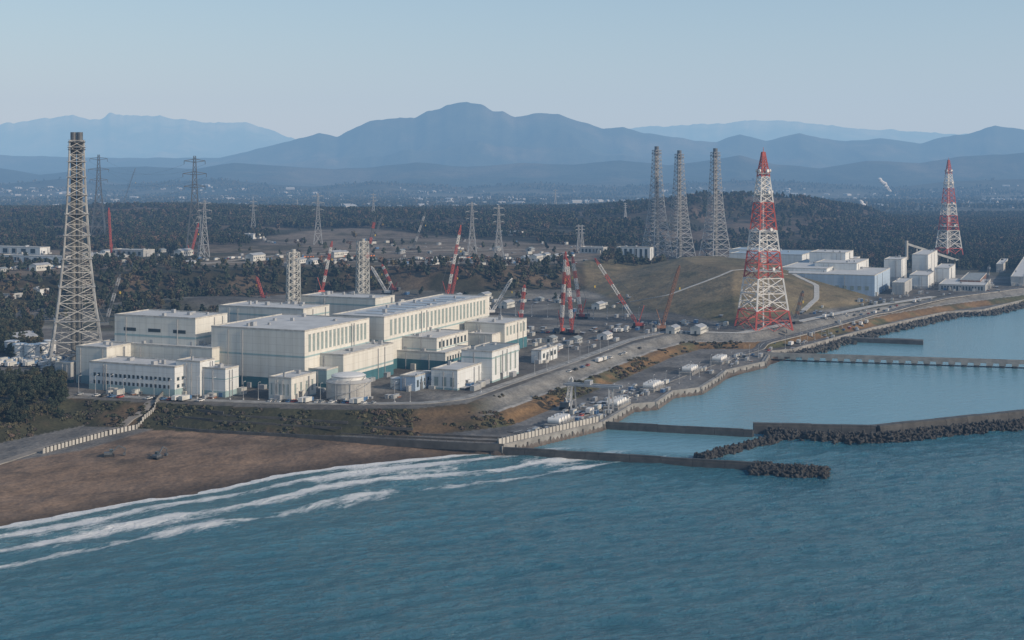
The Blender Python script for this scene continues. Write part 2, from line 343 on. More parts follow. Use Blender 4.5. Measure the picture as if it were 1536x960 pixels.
# ---------------------------------------------------------------- ribbons (roads, paths)
def ribbon(name,pts,w,mk,off=.3,step=4,lines=False):
    P=[Vector((a,b_,0)) for a,b_ in pts]; R=[]
    for p,q in zip(P[:-1],P[1:]):
        n=max(1,int((q-p).length/step)); R+=[p.lerp(q,k/n) for k in range(n)]
    R.append(P[-1])
    for _ in range(3): R=[R[0]]+[(R[i-1]+R[i]*2+R[i+1])/4 for i in range(1,len(R)-1)]+[R[-1]]
    mb=MB(); prs=[]
    for i,p in enumerate(R):
        d=(R[min(i+1,len(R)-1)]-R[max(i-1,0)]).normalized(); n=Vector((-d.y,d.x,0)); prs.append((p+n*w/2,p-n*w/2,p+n*.12,p-n*.12))
    arr=np.array([[c.x,c.y] for pr_ in prs for c in pr_]); zz=height(arr[:,0],arr[:,1]).reshape(-1,4)
    for i in range(len(R)-1):
        zl=max(zz[i]);zr=max(zz[i+1])
        a0,b0,c0,d0=prs[i];a1,b1,c1,d1=prs[i+1]
        mb.face([b0+Z*(zl+off),b1+Z*(zr+off),a1+Z*(zr+off),a0+Z*(zl+off)],0)
        for (e0,e1) in ((a0,a1),(b0,b1)):
            mb.face([e0+Z*(zl+off),e1+Z*(zr+off),e1+Z*(zr-.6),e0+Z*(zl-.6)],2)
        if lines and i%3!=2: mb.face([d0+Z*(zl+off+.01),d1+Z*(zr+off+.01),c1+Z*(zr+off+.01),c0+Z*(zl+off+.01)],1)
    return mb.build(name,[mk,'line','conc'])
g12=lambda L:[G(a,b_,12) for a,b_ in L]
g4=lambda L:[G(a,b_,4) for a,b_ in L]
g35=lambda L:[G(a,b_,36) for a,b_ in L]
ribbon('road',g12([(120,597),(250,600),(400,604),(520,606),(640,605),(700,597),(775,571),(865,540),(945,510),(1010,495)]),7,'conc',lines=True)
ribbon('road',g4([(770,648),(880,618),(930,597),(1020,562),(1080,540),(1140,522),(1200,508),(1310,480),(1420,458),(1530,443)]),8,'asph',lines=True)
ribbon('road',g12([(1010,497),(1110,500),(1200,482),(1310,459),(1400,445)]),8,'concl')
ribbon('road',[G(a,b_,5) for a,b_ in [(-60,705),(0,690),(70,668),(150,648),(215,630),(245,616)]],5,'gravel')
ribbon('road',g35([(60,402),(160,396),(330,392),(480,391),(640,389),(800,390),(880,388)]),9,'gravel')
ribbon('road',g35([(300,395),(420,380),(560,375),(700,372),(900,371)]),8,'gravel')
ribbon('road',[(GX(a,d),d) for a,d in [(945,1290),(1000,1275),(1060,1300),(1120,1340),(1180,1380)]],3.2,'concl')
ribbon('road',[(GX(a,d),d) for a,d in [(1205,1200),(1225,1260),(1225,1330),(1190,1400)]],5,'concl')
ribbon('road',g12([(160,560),(70,545),(-60,540)]),9,'asph')

# ---------------------------------------------------------------- quay walls, breakwaters
mb=MB()
for (a,b_) in zip(QL[:-1],QL[1:]):
    a=Vector((*a,0));b2=Vector((*b_,0)); d=(b2-a).normalized(); n=Vector((-d.y,d.x,0))
    c=(a+b2)/2+n*1.4; mb.box(c+Z*0.6,((b2-a).length+2.0,3.2,7.0),(d,n,Z),0)
    mb.box(c-n*1.0+Z*4.35,((b2-a).length+1.0,.5,.5),(d,n,Z),1)
    L=(b2-a).length; k=0
    while k<L: mb.box(a+d*k-n*.35+Z*1.4,(.8,.5,4.0),(d,n,Z),2); k+=9
    mb.box((a+b2)/2-n*.32-Z*.3,((b2-a).length+2.2,.3,2.2),(d,n,Z),2)
mb.build('quay_wall',['conc','conc','concd'])
def pier(name,pts,w,zt,mats=('conc','concd'),para=True):
    mb=MB()
    for (a,b_) in zip(pts[:-1],pts[1:]):
        a=Vector((*a,0));b2=Vector((*b_,0)); d=(b2-a).normalized(); n=Vector((-d.y,d.x,0)); L=(b2-a).length; k=0; i=0
        while k<L-1:
            l=min(15,L-k); zz=zt+.12*math.sin(i*2.1); c=a+d*(k+l/2)
            mb.box(c+Z*(zz/2-2.5),(l-.15,w,zz+5),(d,n,Z),1)
            mb.box(c+Z*(zz+.15),(l-.1,w*.96,.3),(d,n,Z),0)
            if para: mb.box(c+n*(-w*.32)+Z*(zz+.8),(l-.2,w*.25,1.0),(d,n,Z),1)
            k+=l;i+=1
    return mb.build(name,list(mats))
pier('breakwater',g4([(745,667),(900,676),(1140,691)]),6,2.2,('pierc','concd'))
pier('breakwater',[G(a,b_,4) for a,b_ in [(905,631),(1130,643)]],5.5,2.6,('pierc','concd'))
pier('breakwater',[G(a,b_,5) for a,b_ in [(1130,634),(1312,638),(1536,615),(1800,596)]],9,4.2,('pierc','concd'))
pier('breakwater',[G(a,b_,4) for a,b_ in [(1228,503),(1385,509)]],9,3.2,('pierc','concd'),False)
# piled jetty
mb=MB(); a=Vector((*G(1148,532,4),0)); b_=Vector((*G(1760,551,4),0)); d=(b_-a).normalized(); n=Vector((-d.y,d.x,0)); L=(b_-a).length
mb.box((a+b_)/2+Z*3.9,(L,6,1.5),(d,n,Z),0)
for sgn in (-1,1): mb.box((a+b_)/2+n*sgn*2.85+Z*5.1,(L,.25,.9),(d,n,Z),0)
k=3
while k<L:
    mb.box(a+d*k+Z*.3,(3.2,5.2,6.0),(d,n,Z),1); mb.box(a+d*k-n*3.1+Z*2.6,(4.6,.4,2.2),(d,n,Z),0); k+=8.5
mb.box((a+b_)/2-Z*.2+n*2.3,(L,.5,1.2),(d,n,Z),1)
mb.build('jetty',['conc','concd'])

# ---------------------------------------------------------------- instancing
def scatter(name,pts,objs,s0,s1,rotz=(0,6.283),tilt=0,seed=1):
    cl=bpy.data.collections.new(name+'_parts')
    for o in objs: cl.objects.link(o)
    me=bpy.data.meshes.new(name); me.vertices.add(len(pts)); me.vertices.foreach_set('co',np.asarray(pts,np.float32).ravel()); me.update()
    o=bpy.data.objects.new(name,me); scene.collection.objects.link(o)
    g=bpy.data.node_groups.new(name,'GeometryNodeTree')
    g.interface.new_socket('Geometry',in_out='INPUT',socket_type='NodeSocketGeometry'); g.interface.new_socket('Geometry',in_out='OUTPUT',socket_type='NodeSocketGeometry')
    gi=g.nodes.new('NodeGroupInput');go=g.nodes.new('NodeGroupOutput'); ip=g.nodes.new('GeometryNodeInstanceOnPoints'); ci=g.nodes.new('GeometryNodeCollectionInfo')
    ci.inputs['Collection'].default_value=cl; ci.inputs['Separate Children'].default_value=True; ci.inputs['Reset Children'].default_value=True
    r1=g.nodes.new('FunctionNodeRandomValue'); r1.data_type='FLOAT_VECTOR'; r1.inputs[0].default_value=(-tilt,-tilt,rotz[0]); r1.inputs[1].default_value=(tilt,tilt,rotz[1]); r1.inputs['Seed'].default_value=seed
    r2=g.nodes.new('FunctionNodeRandomValue'); r2.data_type='FLOAT'; r2.inputs[2].default_value=s0; r2.inputs[3].default_value=s1; r2.inputs['Seed'].default_value=seed+5
    ip.inputs['Pick Instance'].default_value=True
    l=g.links.new; l(gi.outputs[0],ip.inputs['Points']); l(ci.outputs[0],ip.inputs['Instance']); l(r1.outputs[0],ip.inputs['Rotation']); l(r2.outputs[1],ip.inputs['Scale']); l(ip.outputs[0],go.inputs[0])
    md=o.modifiers.new('instances','NODES'); md.node_group=g
    return o
def tree(name,kind,nleaf,ls,seed):
    r=random.Random(seed); mb=MB()
    mb.cyl((0,0,-1),(r.uniform(-.3,.3),r.uniform(-.3,.3),6.5),.28,.12,6,1)
    lobes=[]
    if kind=='pine':
        for k in range(9):
            z=3+6.5*k/9; rr=2.6*(1-(z-3)/8)+.5; a=r.uniform(0,6.28); lobes.append((math.cos(a)*rr*.55,math.sin(a)*rr*.55,z,rr*.75,1.0))
    else:
        for k in range(8):
            a=r.uniform(0,6.28); q=r.uniform(.5,2.4); lobes.append((math.cos(a)*q,math.sin(a)*q,r.uniform(4,8.2),r.uniform(1.2,2.1),r.uniform(1,1.6)))
    for lb in lobes: mb.beam((0,0,lb[2]*.6),(lb[0],lb[1],lb[2]),.14,1)
    for i in range(nleaf):
        lb=r.choice(lobes); v=Vector((r.gauss(0,1),r.gauss(0,1),r.gauss(0,1))).normalized()*(r.random()**.4)
        p=Vector((lb[0]+v.x*lb[3],lb[1]+v.y*lb[3],lb[2]+v.z*lb[4]))
        n=(v*1.2+Vector((r.uniform(-1,1),r.uniform(-1,1),r.uniform(-.2,1)))).normalized()
        x=n.orthogonal().normalized(); x.rotate(Quaternion(n,r.uniform(0,6.28))); y=n.cross(x); s=ls*r.uniform(.6,1.3)
        mb.face([p-x*s*.5-y*s*.35,p+x*s*.5-y*s*.25,p+x*s*.35+y*s*.45,p-x*s*.4+y*s*.4],0)
    lm={'pine':'leaf1','broad':'leaf2','autumn':'leaf3'}[kind]
    return mb.build(name,[lm,'bark'],link=False)
far_trees=[tree('pine_tree','pine',140,1.6,1),tree('pine_tree','pine',140,1.6,2),tree('broadleaf_tree','broad',140,1.5,3),tree('autumn_tree','autumn',130,1.3,4),tree('pine_tree','pine',130,1.4,5)]
near_trees=[tree('pine_tree','pine',1100,.55,11),tree('pine_tree','pine',1100,.55,12),tree('broadleaf_tree','broad',1000,.5,13),tree('pine_tree','pine',900,.5,14)]
def cand(n,d0,d1,t0=-.56,t1=.56,seed=3):
    r=np.random.default_rng(seed); d=np.sqrt(r.uniform(d0**2,d1**2,n)); t=r.uniform(t0,t1,n); return t*d,d,r
yards=[[(-700,1580),(-150,1560),(-150,1720),(-750,1760)],[(-120,2050),(60,2050),(60,2150),(-120,2150)],[(-420,2250),(-200,2240),(-180,2420),(-450,2430)],[(150,2500),(420,2480),(430,2620),(120,2640)]]
x,y,r=cand(110000,1120,4300,seed=3)
z,I2=height(x,y,True)
den=np.zeros(len(x))
nn=fbm(x/160,y/160,3,102); n4=fbm(x/45,y/45,3,77)
den=np.where((I2['su']>-78)&(I2['su']<6),.9*(n4>-.3),den)
den=np.where((I2['su']>=6)&(y<1900),.8*((nn*.7+n4)<.05),den)
den=np.where((y>=1900),.9*((n4>-.3)&(nn<.25)),den)
den=np.where((I2['su']<-78)&(y>1120)&(I2['px']<330)&(I2['sp']>120),.8*(n4>-.1),den)
den=np.where((I2['su']<-78)&(y>1300)&(I2['px']>330)&(I2['px']<870),.35*(n4>.15),den)
den=np.where((I2['px']>1000)&(y<1750),0,den)
den=np.where((I2['px']>1200)&(y>=1750)&(I2['sp']>150),.95,den)
den=np.where((I2['mo']>-10)&(y<1560),0.0,den)
ydd=sdpoly(x,y,YD); den=np.where(ydd+20*n4>0,.05*(n4>.1),den)
den=np.where(sdpoly(x,y,STK)>0,.12*(n4>0),den)
for yd_ in yards: den=np.where(sdpoly(x,y,yd_)>-5,.05*(n4>.1),den)
hbn=np.exp(-(((x-560)/420)**2+((y-2900)/600)**2)); den=np.where((hbn>.3)&(n4>-.1),den*.2,den)
den=np.where((y>2600),den*.75,den)
keep=r.random(len(x))<den
pts=np.stack([x,y,z-.3],-1)[keep]; print('trees',len(pts))
nearm=pts[:,1]<2300
scatter('forest',pts[nearm],far_trees,.7,1.25,seed=2); scatter('forest',pts[~nearm],far_trees,.95,1.6,seed=4)
x,y,r=cand(16000,560,1120,-.60,-.20,seed=9); z,I2=height(x,y,True); n4=fbm(x/30,y/30,3,70)
ok=(I2['sp']>-22)&(((I2['px']<98)&(y<800)&(n4>-.45))|((I2['px']<60)&(y>900)&(n4>.0))|((I2['px']<20)&(y>930)))
ok&=(r.random(len(x))<.55)
scatter('pine_wood',np.stack([x,y,z-.3],-1)[ok],near_trees,.55,1.05,seed=8); print('near trees',ok.sum())
def shrub(seed):
    r=random.Random(seed); mb=MB()
    for i in range(110):
        v=Vector((r.gauss(0,1),r.gauss(0,1),abs(r.gauss(0,.8)))).normalized()*(r.random()**.4)
        p=Vector((v.x*1.5,v.y*1.5,v.z*1.1)); n=(v+Vector((r.uniform(-1,1),r.uniform(-1,1),r.uniform(0,1)))).normalized(); xx=n.orthogonal().normalized(); yy=n.cross(xx); s=r.uniform(.25,.5)
        mb.face([p-xx*s-yy*s,p+xx*s-yy*s*.7,p+xx*s*.7+yy*s,p-xx*s+yy*s*.8],0)
    return mb.build('shrub',['leaf2' if seed%2 else 'leaf3'],link=False)
x,y,r=cand(70000,560,1250,-.5,.3,seed=19); z,I2=height(x,y,True); n4=fbm(x/14,y/14,3,71)
ok=(I2['sp']>-29)&(I2['sp']<-2)&(I2['sa']>0)&(n4>.0)&(I2['px']<760)
ok|=(I2['sp']>-29)&(I2['sp']<-15)&(n4>.05)&(I2['px']>=760)&(I2['px']<1150)
scatter('shrubs',np.stack([x,y,z],-1)[ok],[shrub(1),shrub(2),shrub(3)],.4,1.2,seed=31)
mb=MB()
for v in [Vector((0,0,1)),Vector((.94,0,-.33)),Vector((-.47,.82,-.33)),Vector((-.47,-.82,-.33))]: mb.cyl(Vector((0,0,0)),v*1.9,.75,.5,7,0)
tp=mb.build('tetrapod',['tetra'],link=False)
def heap(name,line,w,zt,n,seed,objs=None,s=(.8,1.2)):
    r=random.Random(seed); P=[]; segs=list(zip(line[:-1],line[1:])); ls=[math.dist(a,b_) for a,b_ in segs]
    for i in range(n):
        (a,b_)=r.choices(segs,ls)[0]; k=r.random(); q=r.gauss(0,.42); q=max(-1,min(1,q)); d=Vector((b_[0]-a[0],b_[1]-a[1],0)).normalized(); nn_=Vector((-d.y,d.x,0))
        p=Vector((a[0]+(b_[0]-a[0])*k,a[1]+(b_[1]-a[1])*k,0))+nn_*q*w/2; P.append((p.x,p.y,r.uniform(-.5,1)*zt*(1-abs(q)*.8)))
    scatter(name,P,objs or [tp],s[0],s[1],tilt=1.5,seed=seed)
heap('tetrapod_pile',g4([(1128,691),(1180,695),(1240,699)]),19,2.8,480,1)
heap('tetrapod_pile',[G(a,b_,2) for a,b_ in [(1050,682),(1110,668),(1172,652)]],9,2.2,330,2)
heap('tetrapod_pile',[G(a,b_,2) for a,b_ in [(1150,648),(1230,654),(1320,655),(1420,645),(1536,634),(1780,612)]],16,3.8,2100,3)
mb=MB(); mb.cyl((0,0,-.7),(.1,0,.8),1.1,.7,6,0); mb.cyl((.3,0,-.6),(.1,.4,.5),.9,.6,5,0); rk=mb.build('rock',['rock'],link=False)
heap('rubble_revetment',[(a+4,b_-6) for a,b_ in QL[9:]],18,3.2,2600,5,[rk],(.8,1.8))
heap('rubble_revetment',[G(a,b_,2) for a,b_ in [(940,634),(1130,648)]],5,1.2,160,6,[rk],(.6,1.1))

# ---------------------------------------------------------------- buildings
def solve(cx,cy,zt,xl,xr):
    d=(H-zt)*F/(cy-HY); x=(cx-768)*d/F; tl=(xl-768)/F; tr=(xr-768)/F
    return Vector((x,d,0)),(x-tl*d)/(-V.x+V.y*tl),(tr*d-x)/(U.x-U.y*tr)
def building(name,cx,cy,zt,xl,xr,wall='cream',band='teal',bh=5,roof='roof',zb=None,stripR=None,winF=None,winR=None,units=4,mid=None,stripF=None,seed=0,LL=None,WW=None):
    C0,W,L=solve(cx,cy,zt,xl,xr); W=WW or W; L=LL or L
    r=random.Random(seed+int(cx)); e=empty(name)
    if zb is None: zb=min(hz(C0.x,C0.y),12)-.5
    pt=lambda a,b_,z:C0+V*a+U*b_+Z*z
    def bx(mb,a0,a1,b0,b1,z0,z1,m=0): mb.box(pt((a0+a1)/2,(b0+b1)/2,(z0+z1)/2),(b1-b0,a1-a0,z1-z0),(U,V,Z),m)
    mb=MB(); bx(mb,0,W,0,L,zb,zt,0)
    if band: bx(mb,-.12,W+.12,-.12,L+.12,zb,zb+bh,1)
    if mid: bx(mb,-.07,W+.07,-.07,L+.07,mid[0],mid[1],2)
    mb.build('walls',[wall,band or wall,'lteal'],e)
    mb=MB(); p=.55; ph=.9
    bx(mb,-.1,p,-.1,L+.1,zt,zt+ph,0); bx(mb,W-p,W+.1,-.1,L+.1,zt,zt+ph,0); bx(mb,p,W-p,-.1,p,zt,zt+ph,0); bx(mb,p,W-p,L-p,L+.1,zt,zt+ph,0)
    bx(mb,p,W-p,p,L-p,zt,zt+.25,1)
    for i in range(units):
        a=r.uniform(.1,.85)*W; b_=r.uniform(.1,.9)*L; s=r.uniform(1,2.6); bx(mb,a,a+s,b_,b_+s*r.uniform(.7,2),zt+.25,zt+r.uniform(1.2,2.8),2)
    mb.build('roof',['concl',roof,'steelg'],e)
    mb=MB()
    # ground-level kit leaning on the walls: ducts, lean-tos, pipe runs
    for i in range(max(2,int((W+L)/22))):
        if r.random()<.5: c=r.uniform(0,W*.9); bx(mb,c,c+r.uniform(1.5,5),-r.uniform(1,3.5),0,zb,zb+r.uniform(2,5),r.choice([0,1,2]))
        else: c=r.uniform(0,L*.9); bx(mb,-r.uniform(1,3.5),0,c,c+r.uniform(1.5,6),zb,zb+r.uniform(2,5),r.choice([0,1,2]))
    for i in range(2):
        c=r.uniform(.1,.9)*L; bx(mb,-.5,-.13,c,c+.5,zb,zt-.5,1)
        c=r.uniform(.1,.9)*W; bx(mb,c,c+.4,-.5,-.13,zb,zt-.5,1)
    mb.build('annex_kit',['concl','steelg','greyw'],e)
    if stripR or winF or winR or stripF:
        mb=MB()
        def grid(face,n,z0,z1,wf,rows=1,hf=.6,m=0,mar=.04):
            Lf=L if face=='R' else W
            for i in range(n):
                c=Lf*(mar+(1-2*mar)*(i+.5)/n); w=Lf*(1-2*mar)/n*wf
                for k in range(rows):
                    zc=z0+(z1-z0)*(k+.5)/rows; h=(z1-z0)/rows*(hf if rows>1 else 1)
                    if face=='R': 
                        bx(mb,-.1,.05,c-w/2,c+w/2,zc-h/2,zc+h/2,m); bx(mb,-.25,-.1,c-w/2-.15,c+w/2+.15,zc+h/2,zc+h/2+.2,2)
                    else: 
                        bx(mb,c-w/2,c+w/2,-.1,.05,zc-h/2,zc+h/2,m); bx(mb,c-w/2-.15,c+w/2+.15,-.25,-.1,zc+h/2,zc+h/2+.2,2)
        if stripR: grid('R',stripR[0],stripR[1],stripR[2],stripR[3],m=1)
        if stripF: grid('F',stripF[0],stripF[1],stripF[2],stripF[3],m=1)
        if winR: grid('R',winR[0],winR[1],winR[2],.5,winR[3],.45)
        if winF: grid('F',winF[0],winF[1],winF[2],.5,winF[3],.45)
        bx(mb,-.15,.05,L*.3,L*.3+3.5,zb+.5,zb+4.6,3); bx(mb,-1.3,-.15,L*.3-.3,L*.3+3.8,zb+4.7,zb+4.95,2)
        mb.build('windows_and_doors',['glass','louver','steelg','steeld'],e)
    return e,C0,W,L
building('reactor_building',293,479,50,172,341,'cream',None,units=5,mid=(38,39.2),winF=(3,41,43,1))
building('reactor_annex_building',318,524,34,150,346,'cream','lteal',6,mid=(26,26.8),units=6)
building('reactor_annex_building',160,523,34,114,200,'cream','lteal',6,units=2)
building('service_building',262,552,28.5,134,300,'white','lteal',5,winF=(18,15.5,24,2),winR=(5,16,24,2),units=5)
building('service_building',338,555,27.5,263,358,'white','lteal',4,units=3,mid=(22,22.5))
building('service_building',300,544,31,264,322,'white',None,units=1)
building('pump_building',106,546,24,82,120,'greyw','teal',3,units=1)
building('turbine_building',457,498,46,317,554,'cream','teal',7,stripR=(15,34,44,.55),mid=(31,32),units=7,winF=(2,14,18,1))
building('turbine_annex_building',515,534,31,476,590,'cream','teal',7,mid=(20,21),units=4)
building('turbine_annex_building',490,556,24,452,560,'lteal','teal',5,units=3)
building('switchgear_building',437,569,24,403,474,'cream','lteal',1,stripR=(4,15,21,.3),stripF=(5,15,21,.3),units=2)
e,C0,W,L=building('turbine_building',576,477,46,497,734,'cream','teal',7,stripR=(26,34,44,.5),mid=(31,32),units=8)
mb=MB()
for i in range(9):
    c=C0+V*(W*.5)+U*(L*(.12+.095*i))+Z*46.4; mb.box(c,(L*.06,W*.55,.5),(U,V,Z),0)
mb.build('skylights',['sky_l'],e)
building('turbine_annex_building',655,509,31,590,702,'cream','lteal',6,units=5,mid=(24,24.6),winR=(8,25,29,1))
building('turbine_annex_building',668,531,23,588,706,'cream','teal',7,units=5,winR=(9,18,21,1))
building('turbine_annex_building',757,487,32,697,790,'cream','teal',8,units=4,stripR=(6,24,30,.4))
building('turbine_annex_building',738,503,26,702,785,'cream','teal',7,units=3)
building('reactor_building',455,465,47,328,494,'cream',None,units=8,mid=(42,43))
building('reactor_building',563,449,48,450,592,'cream',None,units=7,mid=(43,44))
building('office_building',738,529,30,692,778,'white','lteal',1.5,stripR=(5,16,27,.28),mid=(26,27),units=3,roof='roofd')
building('warehouse_building',686,557,23,647,726,'white','lteal',1.5,units=1,stripF=(3,14,19,.5))
building('workshop_building',812,527,20,797,836,'white',None,units=2,winR=(4,15,18,1))
building('workshop_building',623,566,20,600,646,'blue',None,units=1,winR=(4,14,18,1))
# unit 5-7 complex
building('turbine_building',1312,414,33,1168,1335,'blue','blue',2,stripF=(12,18,22,.5),units=5)
building('turbine_building',1203,383,38,1094,1226,'white','blue',10,units=5,roof='roofb')
building('reactor_building',1285,396,40,1222,1303,'white','blue',10,units=4)
building('reactor_building',1240,404,36,1170,1290,'white','blue',8,units=4)
building('reactor_building',1268,380,48,1214,1280,'white',None,units=3)
building('reactor_building',1352,390,40,1326,1360,'white','greyw',9,units=2)
building('reactor_annex_building',1392,383,42,1368,1406,'white',None,units=2)
building('service_building',1424,403,30,1402,1433,'white','greyw',3,units=1)
building('service_building',1392,414,26,1364,1402,'white','greyw',3,units=2)
building('service_building',1357,425,24,1338,1368,'greyw',None,units=1)
building('office_building',1478,429,18,1408,1486,'greyw','greyw',1,units=2,winF=(14,13,17,1))
building('warehouse_building',1505,397,22,1494,1512,'concl',None,units=1)
building('warehouse_building',1470,421,20,1440,1480,'rust','greyw',1,units=1,roof='roofd')
building('warehouse_building',1536,416,22,1516,1552,'greyw',None,units=1)
building('warehouse_building',1150,376,40,1094,1165,'white',None,units=3,roof='roofb')
for a in [(828,427,17,730,832,'white'),(95,386,42,0,110,'white'),(150,382,43,112,168,'greyw'),(215,376,43,165,232,'greyw'),(60,372,43,-30,75,'white'),(60,435,27,20,66,'white'),(20,442,24,-30,24,'greyw'),(380,352,44,340,395,'white'),(780,348,42,742,790,'white'),(975,372,42,925,980,'white'),(905,372,42,870,912,'greyw')]:
    C0,W,L=solve(*a[:5]); zb=hz(C0.x,C0.y)-.5
    building('warehouse_building',*a[:5],a[5],None,zb=zb,units=2,LL=min(max(L,12),60),winF=(6,zb+2,a[2]-1.5,1))
def tank(cx,d,r,h,mk='tank',name='storage_tank',dm=.15):
    x=GX(cx,d); zb=hz(x,d)-.3; mb=MB(); mb.cyl((x,d,zb),(x,d,zb+h),r,r,32,0); mb.cyl((x,d,zb+h),(x,d,zb+h+.35),r+.25,r+.25,32,1); mb.dome((x,d,zb+h+.35),r,r*dm,24,0)
    mb.cyl((x,d,zb+h*.5),(x,d,zb+h*.5+.25),r+.12,r+.12,32,1)
    n=10
    for i in range(n):
        a=math.pi*(1.1+.8*i/n); a2=math.pi*(1.1+.8*(i+1)/n); mb.beam((x+math.cos(a)*(r+.5),d+math.sin(a)*(r+.5),zb+h*i/n),(x+math.cos(a2)*(r+.5),d+math.sin(a2)*(r+.5),zb+h*(i+1)/n),.35,1)
    return mb.build(name,[mk,'steelg'])
tank(523,742,12.4,9.5,'steelm'); tank(523,742.5,9.5,12.5,'tank')
for a in [(30,905,5,9),(48,902,5,9),(62,915,4.5,8),(18,925,5,8),(75,930,4,8),(596,775,4,6),(612,783,3.5,6),(640,795,3,7),(480,1010,5,8)]: tank(*a)

# ---------------------------------------------------------------- lattice towers
def lattice(mb,x,y,zb,zt,hw,nl,leg,br,mfun,rot=0.0):
    w=[1/(hw(k/200))**.9 for k in range(200)]; acc=sum(w); a2=0; out=[0]; tgt=1
    for i in range(200):
        a2+=w[i]
        while tgt<=nl and a2>=acc*tgt/nl-1e-9: out.append((i+1)/200); tgt+=1
    lv=out[:nl+1]
    def cor(k):
        h=hw(lv[k]); z=zb+(zt-zb)*lv[k]; return [Vector((x+h*(math.cos(rot+math.pi/4+q*math.pi/2))*1.414,y+h*math.sin(rot+math.pi/4+q*math.pi/2)*1.414,z)) for q in range(4)]
    for k in range(nl):
        A_=cor(k);B_=cor(k+1); m=mfun((lv[k]+lv[k+1])/2); f=1-.45*lv[k]
        for q in range(4):
            mb.beam(A_[q],B_[q],leg*f,m)
            a=A_[q];b_=A_[(q+1)%4];c=B_[q];d=B_[(q+1)%4]
            mb.beam(c,d,br*f,m); mb.beam(a,d,br*f,m); mb.beam(b_,c,br*f,m)
            if hw(lv[k])>8: 
                mb.beam((a+c)/2,(b_+d)/2,br*.7*f,m); mb.beam((a+c)/2,(a+b_)/2,br*.5*f,m); mb.beam((b_+d)/2,(a+b_)/2,br*.5*f,m)
    return lv
def interp(xs,ys): return lambda s: float(np.interp(s,xs,ys))
def stack(name,x,y,zb,zt,sc=1.0,rot=.4,pipes=1,mk='steelm'):
    e=empty(name); mb=MB(); hwf=interp([0,.12,.28,.48,.7,.88,1],[17.6*sc,14.6*sc,11.4*sc,8.3*sc,6.2*sc,4.9*sc,4.5*sc])
    lv=lattice(mb,x,y,zb,zt-3,hwf,19,1.1*sc,.52*sc,lambda s:0,rot)
    mb.build('lattice_frame',[mk],e)
    mb=MB(); offs=[(2.1*sc,0),(-2.1*sc,0)] if pipes==2 else [(0,0)]
    for ox,oy in offs:
        rr=1.9*sc if pipes==2 else 3.1*sc
        mb.cyl((x+ox,y+oy,zb),(x+ox,y+oy,zt-12),rr,rr*.95,14,0); mb.cyl((x+ox,y+oy,zt-12),(x+ox,y+oy,zt+2.5),rr*1.04,rr*1.04,14,1)
    mb.build('flue_pipe',['stackg','steeld'],e)
    mb=MB()
    for k in range(2,19,2):
        h=hwf(lv[k])+.5; z=zb+(zt-3-zb)*lv[k]; c=math.cos(rot);s_=math.sin(rot); ax=(Vector((c,s_,0)),Vector((-s_,c,0)),Z)
        for sg in (-1,1):
            mb.box(Vector((x,y,z))+ax[0]*h*sg,(1.4*sc,2*h+1.4,.35),ax,0); mb.box(Vector((x,y,z))+ax[1]*h*sg,(2*h-1.5,1.4*sc,.35),ax,0)
            mb.box(Vector((x,y,z+1.1))+ax[0]*(h+.6)*sg,(.12,2*h+1.4,.15),ax,0)
            mb.beam(Vector((x,y,z))+ax[0]*h*sg,Vector((x,y,z)),.5,0); mb.beam(Vector((x,y,z))+ax[1]*h*sg,Vector((x,y,z)),.5,0)
        if lv[k]>.6: mb.box((x,y,z-.3),(2*h,2*h,.3),ax,1)
    h=hwf(1)+1.0; mb.box((x,y,zt-4),(2*h,2*h,.4),ax,1); mb.box((x,y,zt-9),(2*h,2*h,.4),ax,1); mb.box((x,y,zt-2.6),(2*h,.15,.15),ax,1)
    mb.build('platforms',['steelg','steeld'],e)
x,y=GX(115,885),885; stack('exhaust_stack_tower',x,y,11.5,162,1.0,.35,2)
for cx,ty,d in [(985,222,2000),(1019,228,2010),(1073,225,1950)]:
    x=GX(cx,d); zb=hz(x,d)-1; zt=H-(ty-HY)*d/F; stack('exhaust_stack_tower',x,d,zb,zt,1.02,.5,1,'steelg')
for cx,ty,d in [(440,378,960),(544,362,1040)]:
    x=GX(cx,d); zt=H-(ty-HY)*d/F
    e=empty('exhaust_stack_tower'); mb=MB(); lattice(mb,x,d,12,zt,interp([0,1],[4.6,3.8]),14,.9,.45,lambda s:0,.4); mb.build('lattice_frame',['steelw'],e)
    mb=MB(); mb.cyl((x,d,12),(x,d,zt+2),1.7,1.7,14,0); mb.build('flue_pipe',['steelm'],e)
def radio(cx,d,by,ty,hb):
    x=GX(cx,d); zb=hz(x,d)-1; zt=H-(ty-HY)*d/F; mb=MB()
    band=lambda s: 0 if int(min(s,.9999)*7)%2==0 else 1
    hwf=interp([0,.1,.3,.55,.75,.88,.97,1],[hb,hb*.86,hb*.66,hb*.46,hb*.31,hb*.2,hb*.09,hb*.06])
    lattice(mb,x,d,zb,zt,hwf,22,1.4,.62,band,.35)
    for s in (.33,.55,.76,.88): 
        h=hwf(s)+1.6; z=zb+(zt-zb)*s; mb.box((x,d,z),(2*h,2*h,.5),None,2)
        for q in range(5):
            a=q*1.3; mb.cyl((x+math.cos(a)*h,d+math.sin(a)*h,z+2),(x+math.cos(a)*(h+1.2),d+math.sin(a)*(h+1.2),z+2),1.5,1.3,10,1)
    mb.box((x,d,zb+(zt-zb)*.4),(4,4,(zt-zb)*.05),None,1)
    mb.beam((x,d,zb),(x,d,zt-8),1.1,1)
    mb.cyl((x,d,zt),(x,d,zt+4),.3,.15,6,0)
    for sx in (-1,1):
        for sy in (-1,1): mb.box((x+sx*hb*1.0,d+sy*hb*1.0,zb),(3.2,3.2,3),None,3)
    mb.build('radio_tower',['red','rw','steelw','conc'])
radio(1145,1085,497,228,17.0); radio(1423,2000,388,240,15.5)
PT=[]
